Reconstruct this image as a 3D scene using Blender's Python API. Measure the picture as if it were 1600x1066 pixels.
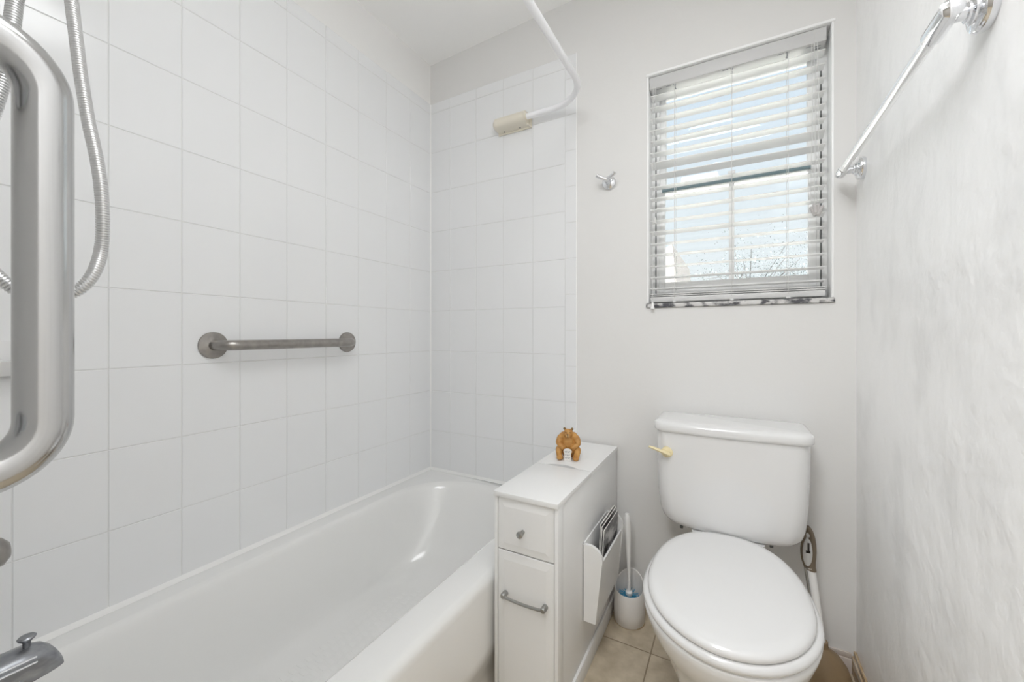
import bpy, bmesh, math, random
from mathutils import Vector, Matrix
random.seed(7)
PI = math.pi
sc = bpy.context.scene
COL = sc.collection
for o in list(bpy.data.objects): bpy.data.objects.remove(o, do_unlink=True)

# ------------------------------------------------------------------ camera
cd = bpy.data.cameras.new('camera'); cam = bpy.data.objects.new('camera', cd); COL.objects.link(cam)
cd.sensor_width = 36.0; cd.lens = 36.0 * 625.0 / 1600.0
cd.shift_y = -11.0 / 1600.0; cd.clip_start = 0.02
cam.location = (1.370, -1.605, 1.055); cam.rotation_euler = (PI / 2, 0, math.radians(28.97))
sc.camera = cam
# ------------------------------------------------------------------ world, sun, lamp, fill light, exposure
w = bpy.data.worlds.new('sky'); sc.world = w; w.use_nodes = True
wn = w.node_tree; wn.nodes.clear()
wo = wn.nodes.new('ShaderNodeOutputWorld'); wb = wn.nodes.new('ShaderNodeBackground')
wt = wn.nodes.new('ShaderNodeTexCoord'); wx = wn.nodes.new('ShaderNodeSeparateXYZ'); wr = wn.nodes.new('ShaderNodeValToRGB')
wn.links.new(wt.outputs['Generated'], wx.inputs[0]); wn.links.new(wx.outputs['Z'], wr.inputs[0])
wn.links.new(wr.outputs[0], wb.inputs[0]); wn.links.new(wb.outputs[0], wo.inputs[0])
wr.color_ramp.elements[0].position = 0.02; wr.color_ramp.elements[0].color = (.97, .99, 1, 1)
wr.color_ramp.elements[1].position = 0.55; wr.color_ramp.elements[1].color = (.74, .86, 1, 1)
e = wr.color_ramp.elements.new(0.28); e.color = (.88, .945, 1, 1)
wb.inputs[1].default_value = 1.0
sd = bpy.data.lights.new('sun', 'SUN'); sd.energy = 30; sd.angle = math.radians(1); sd.color = (1, .975, .95)
so = bpy.data.objects.new('sun', sd); COL.objects.link(so); so.location = (0, -4, 6)
so.rotation_euler = (math.radians(38), 0, math.radians(12))
def area(name, loc, tgt, size, power, color=(1, 1, 1), sy=None):
    l = bpy.data.lights.new(name, 'AREA'); l.energy = power; l.color = color
    l.shape = 'RECTANGLE'; l.size = size; l.size_y = sy or size
    o = bpy.data.objects.new(name, l); COL.objects.link(o); o.location = loc
    o.rotation_euler = (Vector(tgt) - Vector(loc)).to_track_quat('-Z', 'Y').to_euler()
    return o
area('ceiling_lamp_light', (1.25, -1.30, 2.40), (1.20, -1.25, 0), .55, 8.3, (.97, .985, 1))
area('hall_fill_light', (1.00, -2.20, 2.42), (1.00, -2.15, 0), .5, 29.5, (.97, .985, 1))  # added fill behind the camera to brighten the room; no fixture there
try: sc.cycles.diffuse_bounces = 12; sc.cycles.max_bounces = 16
except Exception: pass
sc.view_settings.view_transform = 'Standard'; sc.view_settings.look = 'None'
sc.view_settings.exposure = 0.0  # EXPO; sc.view_settings.gamma = 1.0; sc.view_settings.use_curve_mapping = False

# ------------------------------------------------------------------ materials
def mat(name, col, rough=.5, metal=0., coat=0., spec=.5, bump=None, var=None, trans=0., aniso=0., sss=0.):
    """bump=(scale, strength, distance[, stretch]); var=(scale, colour2, lo, hi[, stretch])"""
    m = bpy.data.materials.new(name); m.use_nodes = True
    nt = m.node_tree; b = nt.nodes['Principled BSDF']
    b.inputs['Base Color'].default_value = (*col, 1); b.inputs['Roughness'].default_value = rough
    b.inputs['Metallic'].default_value = metal; b.inputs['Coat Weight'].default_value = coat
    b.inputs['Specular IOR Level'].default_value = spec; b.inputs['Transmission Weight'].default_value = trans
    b.inputs['Anisotropic'].default_value = aniso
    tc = nt.nodes.new('ShaderNodeTexCoord')
    def noise(scale, stretch, det=4):
        mp = nt.nodes.new('ShaderNodeMapping'); nt.links.new(tc.outputs['Object'], mp.inputs[0])
        mp.inputs['Scale'].default_value = stretch
        n = nt.nodes.new('ShaderNodeTexNoise'); n.inputs['Scale'].default_value = scale; n.inputs['Detail'].default_value = det
        nt.links.new(mp.outputs[0], n.inputs['Vector']); return n
    if bump:
        n = noise(bump[0], bump[3] if len(bump) > 3 else (1, 1, 1))
        bp = nt.nodes.new('ShaderNodeBump'); bp.inputs['Strength'].default_value = bump[1]; bp.inputs['Distance'].default_value = bump[2]
        nt.links.new(n.outputs[0], bp.inputs['Height']); nt.links.new(bp.outputs[0], b.inputs['Normal'])
    if var:
        n = noise(var[0], var[4] if len(var) > 4 else (1, 1, 1), 6)
        r = nt.nodes.new('ShaderNodeValToRGB'); nt.links.new(n.outputs[0], r.inputs[0])
        r.color_ramp.elements[0].position = var[2]; r.color_ramp.elements[0].color = (*col, 1)
        r.color_ramp.elements[1].position = var[3]; r.color_ramp.elements[1].color = (*var[1], 1)
        nt.links.new(r.outputs[0], b.inputs['Base Color'])
    return m
PAINT = mat('wall_paint', (.765, .76, .75), .55, bump=(14, .25, .006), spec=.3)
PLASTER = mat('textured_plaster', (.95, .95, .95), .36, bump=(16, .7, .010, (.9, .9, .8)), var=(7, (.84, .84, .84), .50, .72, (1, 1, .6)), spec=.45)
PAINTL = mat('upper_wall_paint', (.85, .845, .835), .55, bump=(14, .25, .006), spec=.3)
HALL = mat('hall_paint', (.42, .40, .37), .7)  # unseen walls, toned dark to give the metal reflections contrast
CEIL = mat('ceiling_paint', (.95, .95, .945), .8, spec=.2)
TILE = mat('white_tile', (.825, .833, .843), .14, bump=(3, .05, .004), spec=.5)
GROUT = mat('tile_grout', (.72, .72, .71), .8)
CAULK = mat('white_caulk', (.88, .88, .87), .4)
ENAMEL = mat('tub_enamel', (.83, .83, .82), .16, coat=.3)
PORC = mat('porcelain', (.765, .765, .765), .10, coat=.5)
SEATW = mat('seat_enamel', (.735, .735, .735), .16, coat=.4)
STEEL = mat('brushed_steel', (.56, .56, .56), .17, 1, bump=(160, .10, .0006, (1, 1, .03)))
STEELX = mat('brushed_steel_bar', (.40, .375, .35), .30, 1, bump=(300, .15, .0005), var=(40, (.30, .285, .27), .35, .7))
HOSEM = mat('steel_hose', (.76, .76, .76), .28, 1)
CHROME = mat('chrome', (.82, .83, .85), .06, 1)
OLDCHROME = mat('worn_chrome', (.26, .27, .29), .38, 1, bump=(90, .3, .001), var=(60, (.45, .46, .48), .4, .75, (1, .4, 1)))
NICKEL = mat('satin_nickel', (.40, .40, .385), .3, 1)
PWHITE = mat('white_plastic', (.88, .88, .87), .35)
RODW = mat('white_rod_plastic', (.90, .905, .93), .28)
CREAM = mat('cream_plastic', (.78, .735, .63), .4)
LEVER = mat('yellowed_plastic', (.80, .70, .44), .35)
CAB = mat('cabinet_laminate', (.80, .80, .795), .42)
DARKGAP = mat('dark_gap', (.10, .10, .095), .8)
FRAMEW = mat('window_vinyl', (.93, .935, .935), .4)
SLAT = mat('blind_slat', (.93, .93, .925), .4)
def translucent(m, fac):
    nt = m.node_tree; b = nt.nodes['Principled BSDF']; o = [n for n in nt.nodes if n.type == 'OUTPUT_MATERIAL'][0]
    t = nt.nodes.new('ShaderNodeBsdfTranslucent'); t.inputs[0].default_value = (.95, .95, .95, 1); mx = nt.nodes.new('ShaderNodeMixShader'); mx.inputs[0].default_value = fac
    nt.links.new(b.outputs[0], mx.inputs[1]); nt.links.new(t.outputs[0], mx.inputs[2]); nt.links.new(mx.outputs[0], o.inputs['Surface'])
translucent(SLAT, .35)
CORD = mat('blind_cord', (.72, .72, .71), .8)
TEAL = mat('window_gasket', (.20, .28, .31), .5)
TRACK = mat('window_track', (.14, .15, .15), .6)
MARBLE = mat('marble_sill', (.66, .65, .64), .3, var=(34, (.08, .08, .09), .44, .58, (1, 1, 1.2)))
BEAR = mat('bear_resin', (.42, .19, .045), .45, bump=(220, .5, .002), var=(70, (.56, .30, .08), .35, .7))
BEARPALE = mat('bear_muzzle', (.62, .38, .16), .5)
BLACK = mat('black_resin', (.015, .01, .008), .35)
EARD = mat('dark_ear', (.20, .13, .05), .6)
CARD = mat('card_white', (.80, .78, .74), .6)
INK = mat('grey_ink', (.16, .17, .20), .7)
BLUE = mat('blue_bristle', (.03, .30, .50), .45)
PLW = mat('holder_plastic', (.80, .78, .76), .4)
TAUPE = mat('taupe_rubber', (.17, .135, .095), .6)
TAUPE2 = mat('tan_rubber', (.30, .215, .125), .65, var=(12, (.24, .165, .09), .35, .7))
WOOD = mat('bare_wood', (.50, .36, .20), .6, bump=(30, .5, .003, (6, .6, 6)), var=(24, (.68, .62, .54), .42, .62, (4, .5, 4)))
BBASE = mat('old_white_base', (.66, .60, .56), .6, var=(15, (.50, .42, .34), .45, .8))
BOUNCEGROUND = mat('bounce_ground', (.66, .65, .60), .9)  # ground made pale to bounce sunlight up onto the slat undersides
HOUSEM = mat('stucco', (.16, .15, .145), .9)
ROOFM = mat('shingle', (.2, .2, .2), .9)
BARK = mat('bark', (.09, .09, .09), .9)
LEAF = mat('leaf', (.15, .18, .19), .8)
PAGE = mat('magazine_pages', (.75, .74, .70), .7)
def cover_mat(name, a, b_, sc_):
    m = mat(name, a, .3, var=(sc_, b_, .42, .56, (1, .5, 1))); return m
COVER = [cover_mat('magazine_cover_a', (.55, .54, .54), (.05, .05, .05), 26), cover_mat('magazine_cover_b', (.62, .61, .60), (.12, .11, .11), 34), cover_mat('magazine_cover_c', (.10, .10, .10), (.5, .5, .5), 20)]
# transparent pane: fresnel mix of clear and glossy
GLASS = bpy.data.materials.new('window_glass'); GLASS.use_nodes = True
g = GLASS.node_tree; g.nodes.clear()
go = g.nodes.new('ShaderNodeOutputMaterial'); gm = g.nodes.new('ShaderNodeMixShader'); gt = g.nodes.new('ShaderNodeBsdfTransparent')
gg = g.nodes.new('ShaderNodeBsdfGlossy'); gf = g.nodes.new('ShaderNodeFresnel'); gg.inputs['Roughness'].default_value = .02
gt.inputs[0].default_value = (.96, .98, .98, 1)
g.links.new(gf.outputs[0], gm.inputs[0]); g.links.new(gt.outputs[0], gm.inputs[1]); g.links.new(gg.outputs[0], gm.inputs[2]); g.links.new(gm.outputs[0], go.inputs[0])
# floor tile: 12 inch beige squares with grout lines through x=1.13, y=-.225
FLOOR = bpy.data.materials.new('floor_tile'); FLOOR.use_nodes = True
def floor_nodes():
    nt = FLOOR.node_tree; b = nt.nodes['Principled BSDF']; L = nt.links.new
    tc = nt.nodes.new('ShaderNodeTexCoord'); mp = nt.nodes.new('ShaderNodeMapping'); L(tc.outputs['Object'], mp.inputs[0])
    mp.inputs['Location'].default_value = (-1.131 + .305 * 10, .228 + .305 * 20, 0)
    br = nt.nodes.new('ShaderNodeTexBrick'); L(mp.outputs[0], br.inputs[0]); br.offset = 0; br.squash = 1
    br.inputs['Scale'].default_value = 1; br.inputs['Brick Width'].default_value = .305; br.inputs['Row Height'].default_value = .305
    br.inputs['Mortar Size'].default_value = .0022; br.inputs['Mortar Smooth'].default_value = .1
    br.inputs['Mortar'].default_value = (.28, .22, .15, 1)
    n = nt.nodes.new('ShaderNodeTexNoise'); n.inputs['Scale'].default_value = 22; n.inputs['Detail'].default_value = 8; L(tc.outputs['Object'], n.inputs[0])
    r = nt.nodes.new('ShaderNodeValToRGB'); L(n.outputs[0], r.inputs[0])
    r.color_ramp.elements[0].position = .35; r.color_ramp.elements[0].color = (.46, .39, .285, 1)
    r.color_ramp.elements[1].position = .65; r.color_ramp.elements[1].color = (.60, .52, .40, 1)
    L(r.outputs[0], br.inputs['Color1']); L(r.outputs[0], br.inputs['Color2']); L(br.outputs['Color'], b.inputs['Base Color'])
    b.inputs['Roughness'].default_value = .45
    bp = nt.nodes.new('ShaderNodeBump'); bp.inputs['Strength'].default_value = .4; bp.inputs['Distance'].default_value = .002
    iv = nt.nodes.new('ShaderNodeMath'); iv.operation = 'SUBTRACT'; iv.inputs[0].default_value = 1; L(br.outputs['Fac'], iv.inputs[1])
    L(iv.outputs[0], bp.inputs['Height']); L(bp.outputs[0], b.inputs['Normal'])
floor_nodes()

# ------------------------------------------------------------------ mesh helpers
def obj(name, bm, m, parent=None, smooth=True, angle=40, kind=None, label=None, mods=None):
    me = bpy.data.meshes.new(name); bmesh.ops.recalc_face_normals(bm, faces=bm.faces[:]); bm.to_mesh(me); bm.free()
    for k in (m if isinstance(m, (list, tuple)) else [m]): me.materials.append(k)
    if smooth:
        for p in me.polygons: p.use_smooth = True
        me.set_sharp_from_angle(angle=math.radians(angle))
    o = bpy.data.objects.new(name, me); COL.objects.link(o)
    if parent:
        o.parent = parent
        if parent.parent is None: o.matrix_parent_inverse = Matrix.Translation(parent.location).inverted()
    if kind: o['kind'] = kind
    if label: o['label'] = label
    return o
def thing(name, label, cat, loc=(0, 0, 0), group=None):
    o = bpy.data.objects.new(name, None); COL.objects.link(o); o.location = loc; o.empty_display_size = .05
    o['label'] = label; o['category'] = cat
    if group: o['group'] = group
    return o
def tag(o, label, cat, group=None):
    o['label'] = label; o['category'] = cat
    if group: o['group'] = group
    return o
def box(bm, x0, x1, y0, y1, z0, z1, bev=0, seg=2, rot=None, mi=0):
    r = bmesh.ops.create_cube(bm, size=1)
    vs = r['verts']
    bmesh.ops.scale(bm, vec=(x1 - x0, y1 - y0, z1 - z0), verts=vs)
    bmesh.ops.translate(bm, vec=((x0 + x1) / 2, (y0 + y1) / 2, (z0 + z1) / 2), verts=vs)
    fs = {f for v in vs for f in v.link_faces}
    for f in fs: f.material_index = mi
    if bev:
        es = list({e_ for v in vs for e_ in v.link_edges})
        r = bmesh.ops.bevel(bm, geom=es, offset=bev, segments=seg, affect='EDGES', profile=.5)
        vs = list({v for f in r['faces'] for v in f.verts})
        for f in {f for v in vs for f in v.link_faces}: f.material_index = mi
    if rot: bmesh.ops.transform(bm, matrix=rot, verts=vs)
    return vs
def B(): return bmesh.new()
def boxobj(name, x0, x1, y0, y1, z0, z1, m, parent=None, bev=0, **k):
    bm = B(); box(bm, x0, x1, y0, y1, z0, z1, bev); return obj(name, bm, m, parent, **k)
def loft(bm, rings, cap0=True, cap1=True, closed=False, mi=0):
    R = [[bm.verts.new(p) for p in r] for r in rings]; n = len(R[0])
    pr = list(zip(R, R[1:])) + ([(R[-1], R[0])] if closed else [])
    for a, b_ in pr:
        for i in range(n):
            f = bm.faces.new((a[i], a[(i + 1) % n], b_[(i + 1) % n], b_[i])); f.material_index = mi
    if cap0 and not closed: bm.faces.new(R[0][::-1]).material_index = mi
    if cap1 and not closed: bm.faces.new(R[-1]).material_index = mi
    return R
def frame_of(d, up=None):
    d = d.normalized(); u = Vector(up) if up else (Vector((0, 0, 1)) if abs(d.z) < .9 else Vector((1, 0, 0)))
    s = d.cross(u).normalized(); return s, s.cross(d).normalized()
def tube(bm, pts, r, n=16, cap=True, mi=0, flat=1.0):
    pts = [Vector(p) for p in pts]; N = len(pts); rings = []
    s = None
    for i, p in enumerate(pts):
        d = (pts[min(i + 1, N - 1)] - pts[max(i - 1, 0)]).normalized()
        if s is None: s, u = frame_of(d)
        else:
            s = (s - d * s.dot(d)).normalized(); u = s.cross(d).normalized()
        rr = r[i] if isinstance(r, (list, tuple)) else r
        rings.append([p + s * math.cos(2 * PI * k / n) * rr + u * math.sin(2 * PI * k / n) * rr * flat for k in range(n)])
    loft(bm, rings, cap, cap, mi=mi)
def catmull(pts, per=8):
    P = [Vector(p) for p in pts]; P = [2 * P[0] - P[1]] + P + [2 * P[-1] - P[-2]]; out = []
    for i in range(1, len(P) - 2):
        for k in range(per):
            t = k / per; a, b_, c, d = P[i - 1:i + 3]
            out.append(.5 * ((2 * b_) + (c - a) * t + (2 * a - 5 * b_ + 4 * c - d) * t * t + (3 * b_ - a - 3 * c + d) * t ** 3))
    out.append(P[-2]); return out
def bendpath(pts, rad, seg=10):
    """polyline with rounded corners"""
    P = [Vector(p) for p in pts]; out = [P[0]]
    for i in range(1, len(P) - 1):
        a = (P[i - 1] - P[i]); b_ = (P[i + 1] - P[i]); r = min(rad, a.length * .95, b_.length * .95)
        A = P[i] + a.normalized() * r; C_ = P[i] + b_.normalized() * r; 
        ang = a.angle(b_); h = r / math.cos(ang / 2); cen = P[i] + (a.normalized() + b_.normalized()).normalized() * h
        va = A - cen; vc = C_ - cen; th = va.angle(vc)
        for k in range(seg + 1):
            t = k / seg
            out.append(cen + (va * math.sin((1 - t) * th) + vc * math.sin(t * th)) / math.sin(th))
    out.append(P[-1]); return out
def lathe(bm, prof, center, axis=(0, 0, 1), n=32, mi=0, cap=True):
    """prof: list of (r, h)"""
    ax = Vector(axis).normalized(); s, u = frame_of(ax); c = Vector(center); rings = []
    for r, h in prof:
        r = max(r, 1e-5)
        rings.append([c + ax * h + s * math.cos(2 * PI * k / n) * r + u * math.sin(2 * PI * k / n) * r for k in range(n)])
    loft(bm, rings, cap, cap, mi=mi)
def sphere(bm, c, r, sx=1, sy=1, sz=1, u=20, v=12, mi=0, rot=None):
    q = bmesh.ops.create_uvsphere(bm, u_segments=u, v_segments=v, radius=r); vs = q['verts']
    bmesh.ops.scale(bm, vec=(sx, sy, sz), verts=vs)
    if rot: bmesh.ops.rotate(bm, verts=vs, cent=(0, 0, 0), matrix=rot)
    bmesh.ops.translate(bm, vec=c, verts=vs)
    for f in {f for x in vs for f in x.link_faces}: f.material_index = mi
def rrect(x0, x1, y0, y1, r, z, n=8):
    """rounded rectangle ring; r float or 4 radii (++, -+, --, +-)"""
    if not isinstance(r, (tuple, list)): r = (r,) * 4
    out = []
    for (cx, cy, sx, sy, a0), q in zip(((x1, y1, -1, -1, 0), (x0, y1, 1, -1, 90), (x0, y0, 1, 1, 180), (x1, y0, -1, 1, 270)), r):
        for k in range(n + 1):
            a = math.radians(a0 + 90 * k / n)
            out.append(Vector((cx + sx * q + q * math.cos(a), cy + sy * q + q * math.sin(a), z)))
    return out
def prism(bm, pts, vec, mi=0):
    """extrude planar polygon pts by vec"""
    v = Vector(vec); a = [Vector(p) for p in pts]; loft(bm, [a, [p + v for p in a]], mi=mi)

# ------------------------------------------------------------------ room shell
CH = lambda x: 2.441 + .035 * x
RW = 1.704
S = 'structure'
def poly_slab(name, m, pts, zt, kind=S):
    bm = B(); prism(bm, pts, (0, 0, zt)); return obj(name, bm, m, kind=kind, smooth=False)
boxobj('floor', -.9, 1.85, -3.6, .14, -.08, 0, FLOOR, kind=S, smooth=False)
bm = B(); vs = box(bm, -.95, 1.85, -3.6, .14, 0, .1)
for v in bm.verts: v.co.z += CH(v.co.x)
obj('ceiling', bm, CEIL, kind=S, smooth=False)
boxobj('wall_left', -.12, 0, -1.69, .14, 0, 2.52, PAINTL, kind=S, smooth=False)
boxobj('wall_right', RW, RW + .12, -3.6, .14, 0, 2.56, PLASTER, kind=S, smooth=False)
WX0, WX1, WZ0, WZ1, WT = 1.078, 1.649, 1.171, 2.056, .14
bm = B()
box(bm, 0, WX0, 0, WT, 0, 2.56); box(bm, WX1, RW, 0, WT, 0, 2.56); box(bm, WX0, WX1, 0, WT, 0, WZ0 - .0165); box(bm, WX0, WX1, 0, WT, WZ1, 2.56)
bmesh.ops.remove_doubles(bm, verts=bm.verts, dist=1e-5)
wall_back = obj('wall_back', bm, PAINT, kind=S, smooth=False)
boxobj('wall_front', 0, 1.0, -1.69, -1.565, 0, 2.52, PAINT, kind=S, smooth=False)
boxobj('wall_rear', -.9, RW, -3.6, -3.48, 0, 2.56, HALL, kind=S, smooth=False)
boxobj('wall_side', -.95, -.85, -3.6, -1.57, 0, 2.52, HALL, kind=S, smooth=False)
boxobj('wall_inner', -.9, 0, -1.69, -1.60, 0, 2.52, PAINT, kind=S, smooth=False)

# tiles ------------------------------------------------------------
TH = .004; TW = .1524; TZ = .2032
def tilefield(bm, U, V, P, gap=.0015, bev=.0011):
    """U,V sorted grid edges; P(u,v,h)->point"""
    for i in range(len(U) - 1):
        for j in range(len(V) - 1):
            u0, u1, v0, v1 = U[i] + gap / 2, U[i + 1] - gap / 2, V[j] + gap / 2, V[j + 1] - gap / 2
            if u1 - u0 < .004 or v1 - v0 < .004: continue
            t1, t2 = random.uniform(-.00025, .00025), random.uniform(-.00025, .00025)
            def pt(u, v, h): return P(u, v, h + (0 if h < TH * .6 else t1 * (u - u0) / (u1 - u0) + t2 * (v - v0) / (v1 - v0)))
            o_ = [pt(u0, v0, .001), pt(u1, v0, .001), pt(u1, v1, .001), pt(u0, v1, .001)]
            k_ = [pt(u0, v0, TH - bev), pt(u1, v0, TH - bev), pt(u1, v1, TH - bev), pt(u0, v1, TH - bev)]
            t_ = [pt(u0 + bev, v0 + bev, TH), pt(u1 - bev, v0 + bev, TH), pt(u1 - bev, v1 - bev, TH), pt(u0 + bev, v1 - bev, TH)]
            loft(bm, [o_, k_, t_], cap0=False)
rows = [.561 - TZ + .0, .561] + [.561 + TZ * k for k in range(1, 9)]
rows = [.362] + [.561 + TZ * k for k in range(0, 9)] + [2.238]
ycols = [-TW * k for k in range(10, -1, -1)]; ycols = [-1.565] + [y for y in ycols if y > -1.55]
bm = B(); tilefield(bm, ycols, rows, lambda u, v, h: Vector((h, u, v)))
obj('tile_panel', bm, TILE, bpy.data.objects['wall_left'], kind=S, smooth=False)
boxobj('grout', 0, .0026, -1.565, 0, .30, 2.2375, GROUT, bpy.data.objects['wall_left'], kind=S, smooth=False)
xcols = [.0, .132, .285, .437, .5896, .742]
bm = B(); tilefield(bm, xcols, rows, lambda u, v, h: Vector((u, -h, v)))
tz = [0.05 + TW * k for k in range(0, 15)]; tz = [z for z in tz if z < 2.2]
tz = [.0] + [.6132 + TW * k - 4 * TW for k in range(0, 15)]; tz = [z for z in tz if z < 2.19 and z >= 0] + [2.238]
tilefield(bm, [.742, .793], tz, lambda u, v, h: Vector((u, -h * 1, v)))
obj('tile_panel', bm, TILE, wall_back, kind=S, smooth=False)
boxobj('grout', 0, .792, -.0026, 0, 0, 2.2375, GROUT, wall_back, kind=S, smooth=False)
bm = B(); prism(bm, [(.7918, 0, .36), (.7948, 0, .36), (.7940, -.0026, .36), (.7918, -.0036, .36)], (0, 0, 1.878)); obj('trim_4', bm, CAULK, kind=S)
# caulk beads
bm = B(); prism(bm, [(.003, -.003, .36), (.0095, -.003, .36), (.003, -.0095, .36)], (0, 0, 1.875)); obj('trim_1', bm, CAULK, kind=S, smooth=False)
bm = B()
prism(bm, [(.003, -1.56, .358), (.013, -1.56, .3605), (.003, -1.56, .373)], (0, 1.557, 0))
obj('trim_2', bm, CAULK, kind=S, smooth=False)
bm = B(); prism(bm, [(.004, -.003, .358), (.004, -.013, .3605), (.004, -.003, .373)], (.755, 0, 0)); obj('trim_3', bm, CAULK, kind=S, smooth=False)
# baseboards
bm = B(); box(bm, .975, RW - .012, -.011, 0, 0, .045, .002); box(bm, .975, RW - .012, -.008, 0, .045, .062, .003)
obj('baseboard_back', bm, BBASE, kind=S)
bm = B(); box(bm, RW - .012, RW, -3.4, 0, 0, .052, .002); box(bm, RW - .007, RW, -3.4, 0, .052, .068, .002)
obj('baseboard_right', bm, WOOD, kind=S)

# ------------------------------------------------------------------ window
win = thing('window_1', '', ''); del win['label']; del win['category']; win['kind'] = S; win.location = (1.36, .1, 1.2)
GX0, GX1 = 1.133, 1.593
FY0, FY1 = .075, .125
bm = B()
box(bm, WX0, GX0 - .022, FY0, FY1, WZ0 - .02, WZ1, .002); box(bm, GX1 + .022, WX1, FY0, FY1, WZ0 - .02, WZ1, .002)
box(bm, GX0 - .022, GX1 + .022, FY0, FY1, WZ1 - .03, WZ1, .002); box(bm, GX0 - .022, GX1 + .022, FY0, FY1, WZ0 - .02, 1.20, .002)
obj('window_frame', bm, FRAMEW, win, kind=S)
def sash(z0, z1, y0, y1, bt, bb, mun):
    bm = B()
    box(bm, GX0 - .022, GX0, y0, y1, z0, z1, .002); box(bm, GX1, GX1 + .022, y0, y1, z0, z1, .002)
    box(bm, GX0, GX1, y0, y1, z1 - bt, z1, .002); box(bm, GX0, GX1, y0, y1, z0, z0 + bb, .002)
    s = obj('sash', bm, FRAMEW, win, kind=S)
    if mun: boxobj('muntin', 1.355, 1.373, y0 + .01, y1 - .008, z0 + bb, z1 - bt, FRAMEW, s, kind=S)
    boxobj('pane', GX0, GX1, (y0 + y1) / 2 + .004, (y0 + y1) / 2 + .007, z0 + bb, z1 - bt, GLASS, s, kind=S, smooth=False)
sash(1.615, WZ1 - .03, .098, .120, .03, .03, False)
sash(1.200, 1.640, .072, .096, .028, .058, True)
boxobj('gasket', GX0 - .01, GX1 + .008, .065, .0715, 1.615, 1.626, TEAL, win, kind=S)
boxobj('sash_lock', 1.352, 1.376, .055, .072, 1.640, 1.650, FRAMEW, win, bev=.002, kind=S)
for x in (1.099, 1.627): boxobj('track', x - .0018, x + .0018, .071, .0765, 1.19, 1.94, TRACK, win, kind=S)
bm = B(); box(bm, WX0 - .003, WX1 + .002, -.008, .075, WZ0 - .0155, WZ0, .002)
obj('window_sill', bm, MARBLE, win, kind=S, label='grey and black veined marble sill')
# white reveal beads around the opening
bm = B(); box(bm, WX0 - .001, WX0 + .006, 0, .072, WZ0 + .001, WZ1 - .001, .002); box(bm, WX1 - .006, WX1 + .001, 0, .072, WZ0 + .001, WZ1 - .001, .002); box(bm, WX0 - .004, WX1 + .004, -.003, .072, WZ1 - .008, WZ1 + .001, .002)
obj('window_return', bm, FRAMEW, win, kind=S)

# blind -------------------------------------------------------------
bl = thing('window_blind', 'white horizontal slat blind hanging inside the window recess', 'blind', (1.36, .03, WZ0))
BX0, BX1, BY0, BY1 = 1.088, 1.630, .012, .056
bm = B(); box(bm, BX0 - .002, BX1 + .002, BY0 - .003, BY1 + .003, 2.001, 2.0455, .0015)
hr = obj('headrail', bm, mat('headrail_grey', (.62, .62, .62), .45), bl)
LX = [1.175, 1.365, 1.530]
for x in LX:
    bm = B()
    box(bm, x - .0008, x + .0008, BY0 + .005, BY0 + .040, 2.0003, 2.0008)
    for dy, q_ in ((.006, .006), (.014, .004), (.026, .003), (.036, .004)): box(bm, x - q_, x + q_ * .7, BY0 + dy, BY0 + dy + .0022, 2.0003, 2.0012)
    obj('stamped_mark', bm, INK, hr, label='small dark stamped mark under the headrail')
for x, y in ((1.155, .018), (1.345, .018), (1.510, .018), (1.59, .022), (1.612, .030), (1.614, .044), (1.12, .020)):
    boxobj('stamped_mark', x - .010, x + .008, y, y + .0022, 2.0003, 2.0012, INK, hr)
boxobj('end_bracket', 1.601, 1.6025, BY0 - .0045, BY0 - .002, 2.003, 2.045, CORD, hr)
bm = B()
NS = 18; pitch = .0438
for k in range(NS):
    z = 1.975 - pitch * k
    if z < 1.215: break
    tilt = random.uniform(-.0015, .0015) + {6: .012, 7: .008, 12: .005}.get(k, 0)
    sag = random.uniform(-.0008, .0008)
    rings = []
    for X in (BX0, BX1):
        prof = []
        for i in range(7):
            t = i / 6; prof.append(Vector((X, BY0 + (BY1 - BY0) * t, z + tilt * (1 - 2 * t) * .5 + .0022 * math.sin(PI * t) + sag)))
        low = [p + Vector((0, 0, -.0026)) for p in prof][::-1]
        rings.append(prof + low)
    loft(bm, rings)
obj('slats', bm, SLAT, bl, angle=30)
bm = B()
box(bm, BX0, BX1, BY0 - .001, BY1 + .001, 1.178, 1.197, .003)
for z in (1.2015, 1.2085): box(bm, BX0, BX1, BY0, BY1, z - .0013, z + .0013)
obj('bottom_rail', bm, SLAT, bl)
for x in LX:
    bm = B()
    for y in (BY0 - .0015, BY1 + .0015): tube(bm, [(x, y, 2.001), (x, y, 1.19)], .0008, 6)
    for k in range(NS): tube(bm, [(x + .002, BY0 - .001, 1.972 - pitch * k), (x + .002, BY1 + .001, 1.972 - pitch * k)], .0006, 5)
    box(bm, x - .006, x + .006, BY0 - .0035, BY0 - .001, 1.174, 1.180, .001)
    obj('ladder_cord', bm, CORD, bl)
bm = B(); tube(bm, [(1.108, .004, 2.003), (1.1075, .003, 1.6), (1.107, .002, 1.50)], .0009, 6); obj('tilt_cord', bm, CORD, bl)
bm = B(); lathe(bm, [(.0015, .014), (.004, .008), (.005, -.002), (.006, -.010), (.003, -.012)], (1.107, .002, 1.49), n=14); obj('tassel', bm, CORD, bl)
bm = B(); tube(bm, [(1.100, .004, 2.003), (1.0995, .000, 1.6), (1.101, -.016, 1.185)], .0009, 6)
obj('tilt_cord', bm, CORD, bl)
bm = B(); lathe(bm, [(.0015, .014), (.004, .008), (.0055, -.004), (.008, -.014), (.004, -.016)], (1.101, -.017, 1.165), n=14); obj('tassel', bm, PWHITE, bl)
bm = B()
for i, x in enumerate((1.592, 1.600, 1.608)): tube(bm, catmull([(x, .006, 2.0), (x + .002, .002, 1.8), (x - .003 + .002 * i, .002, 1.48)], 6), .0009, 6)
obj('lift_cord', bm, CORD, bl)
bm = B()
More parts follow.
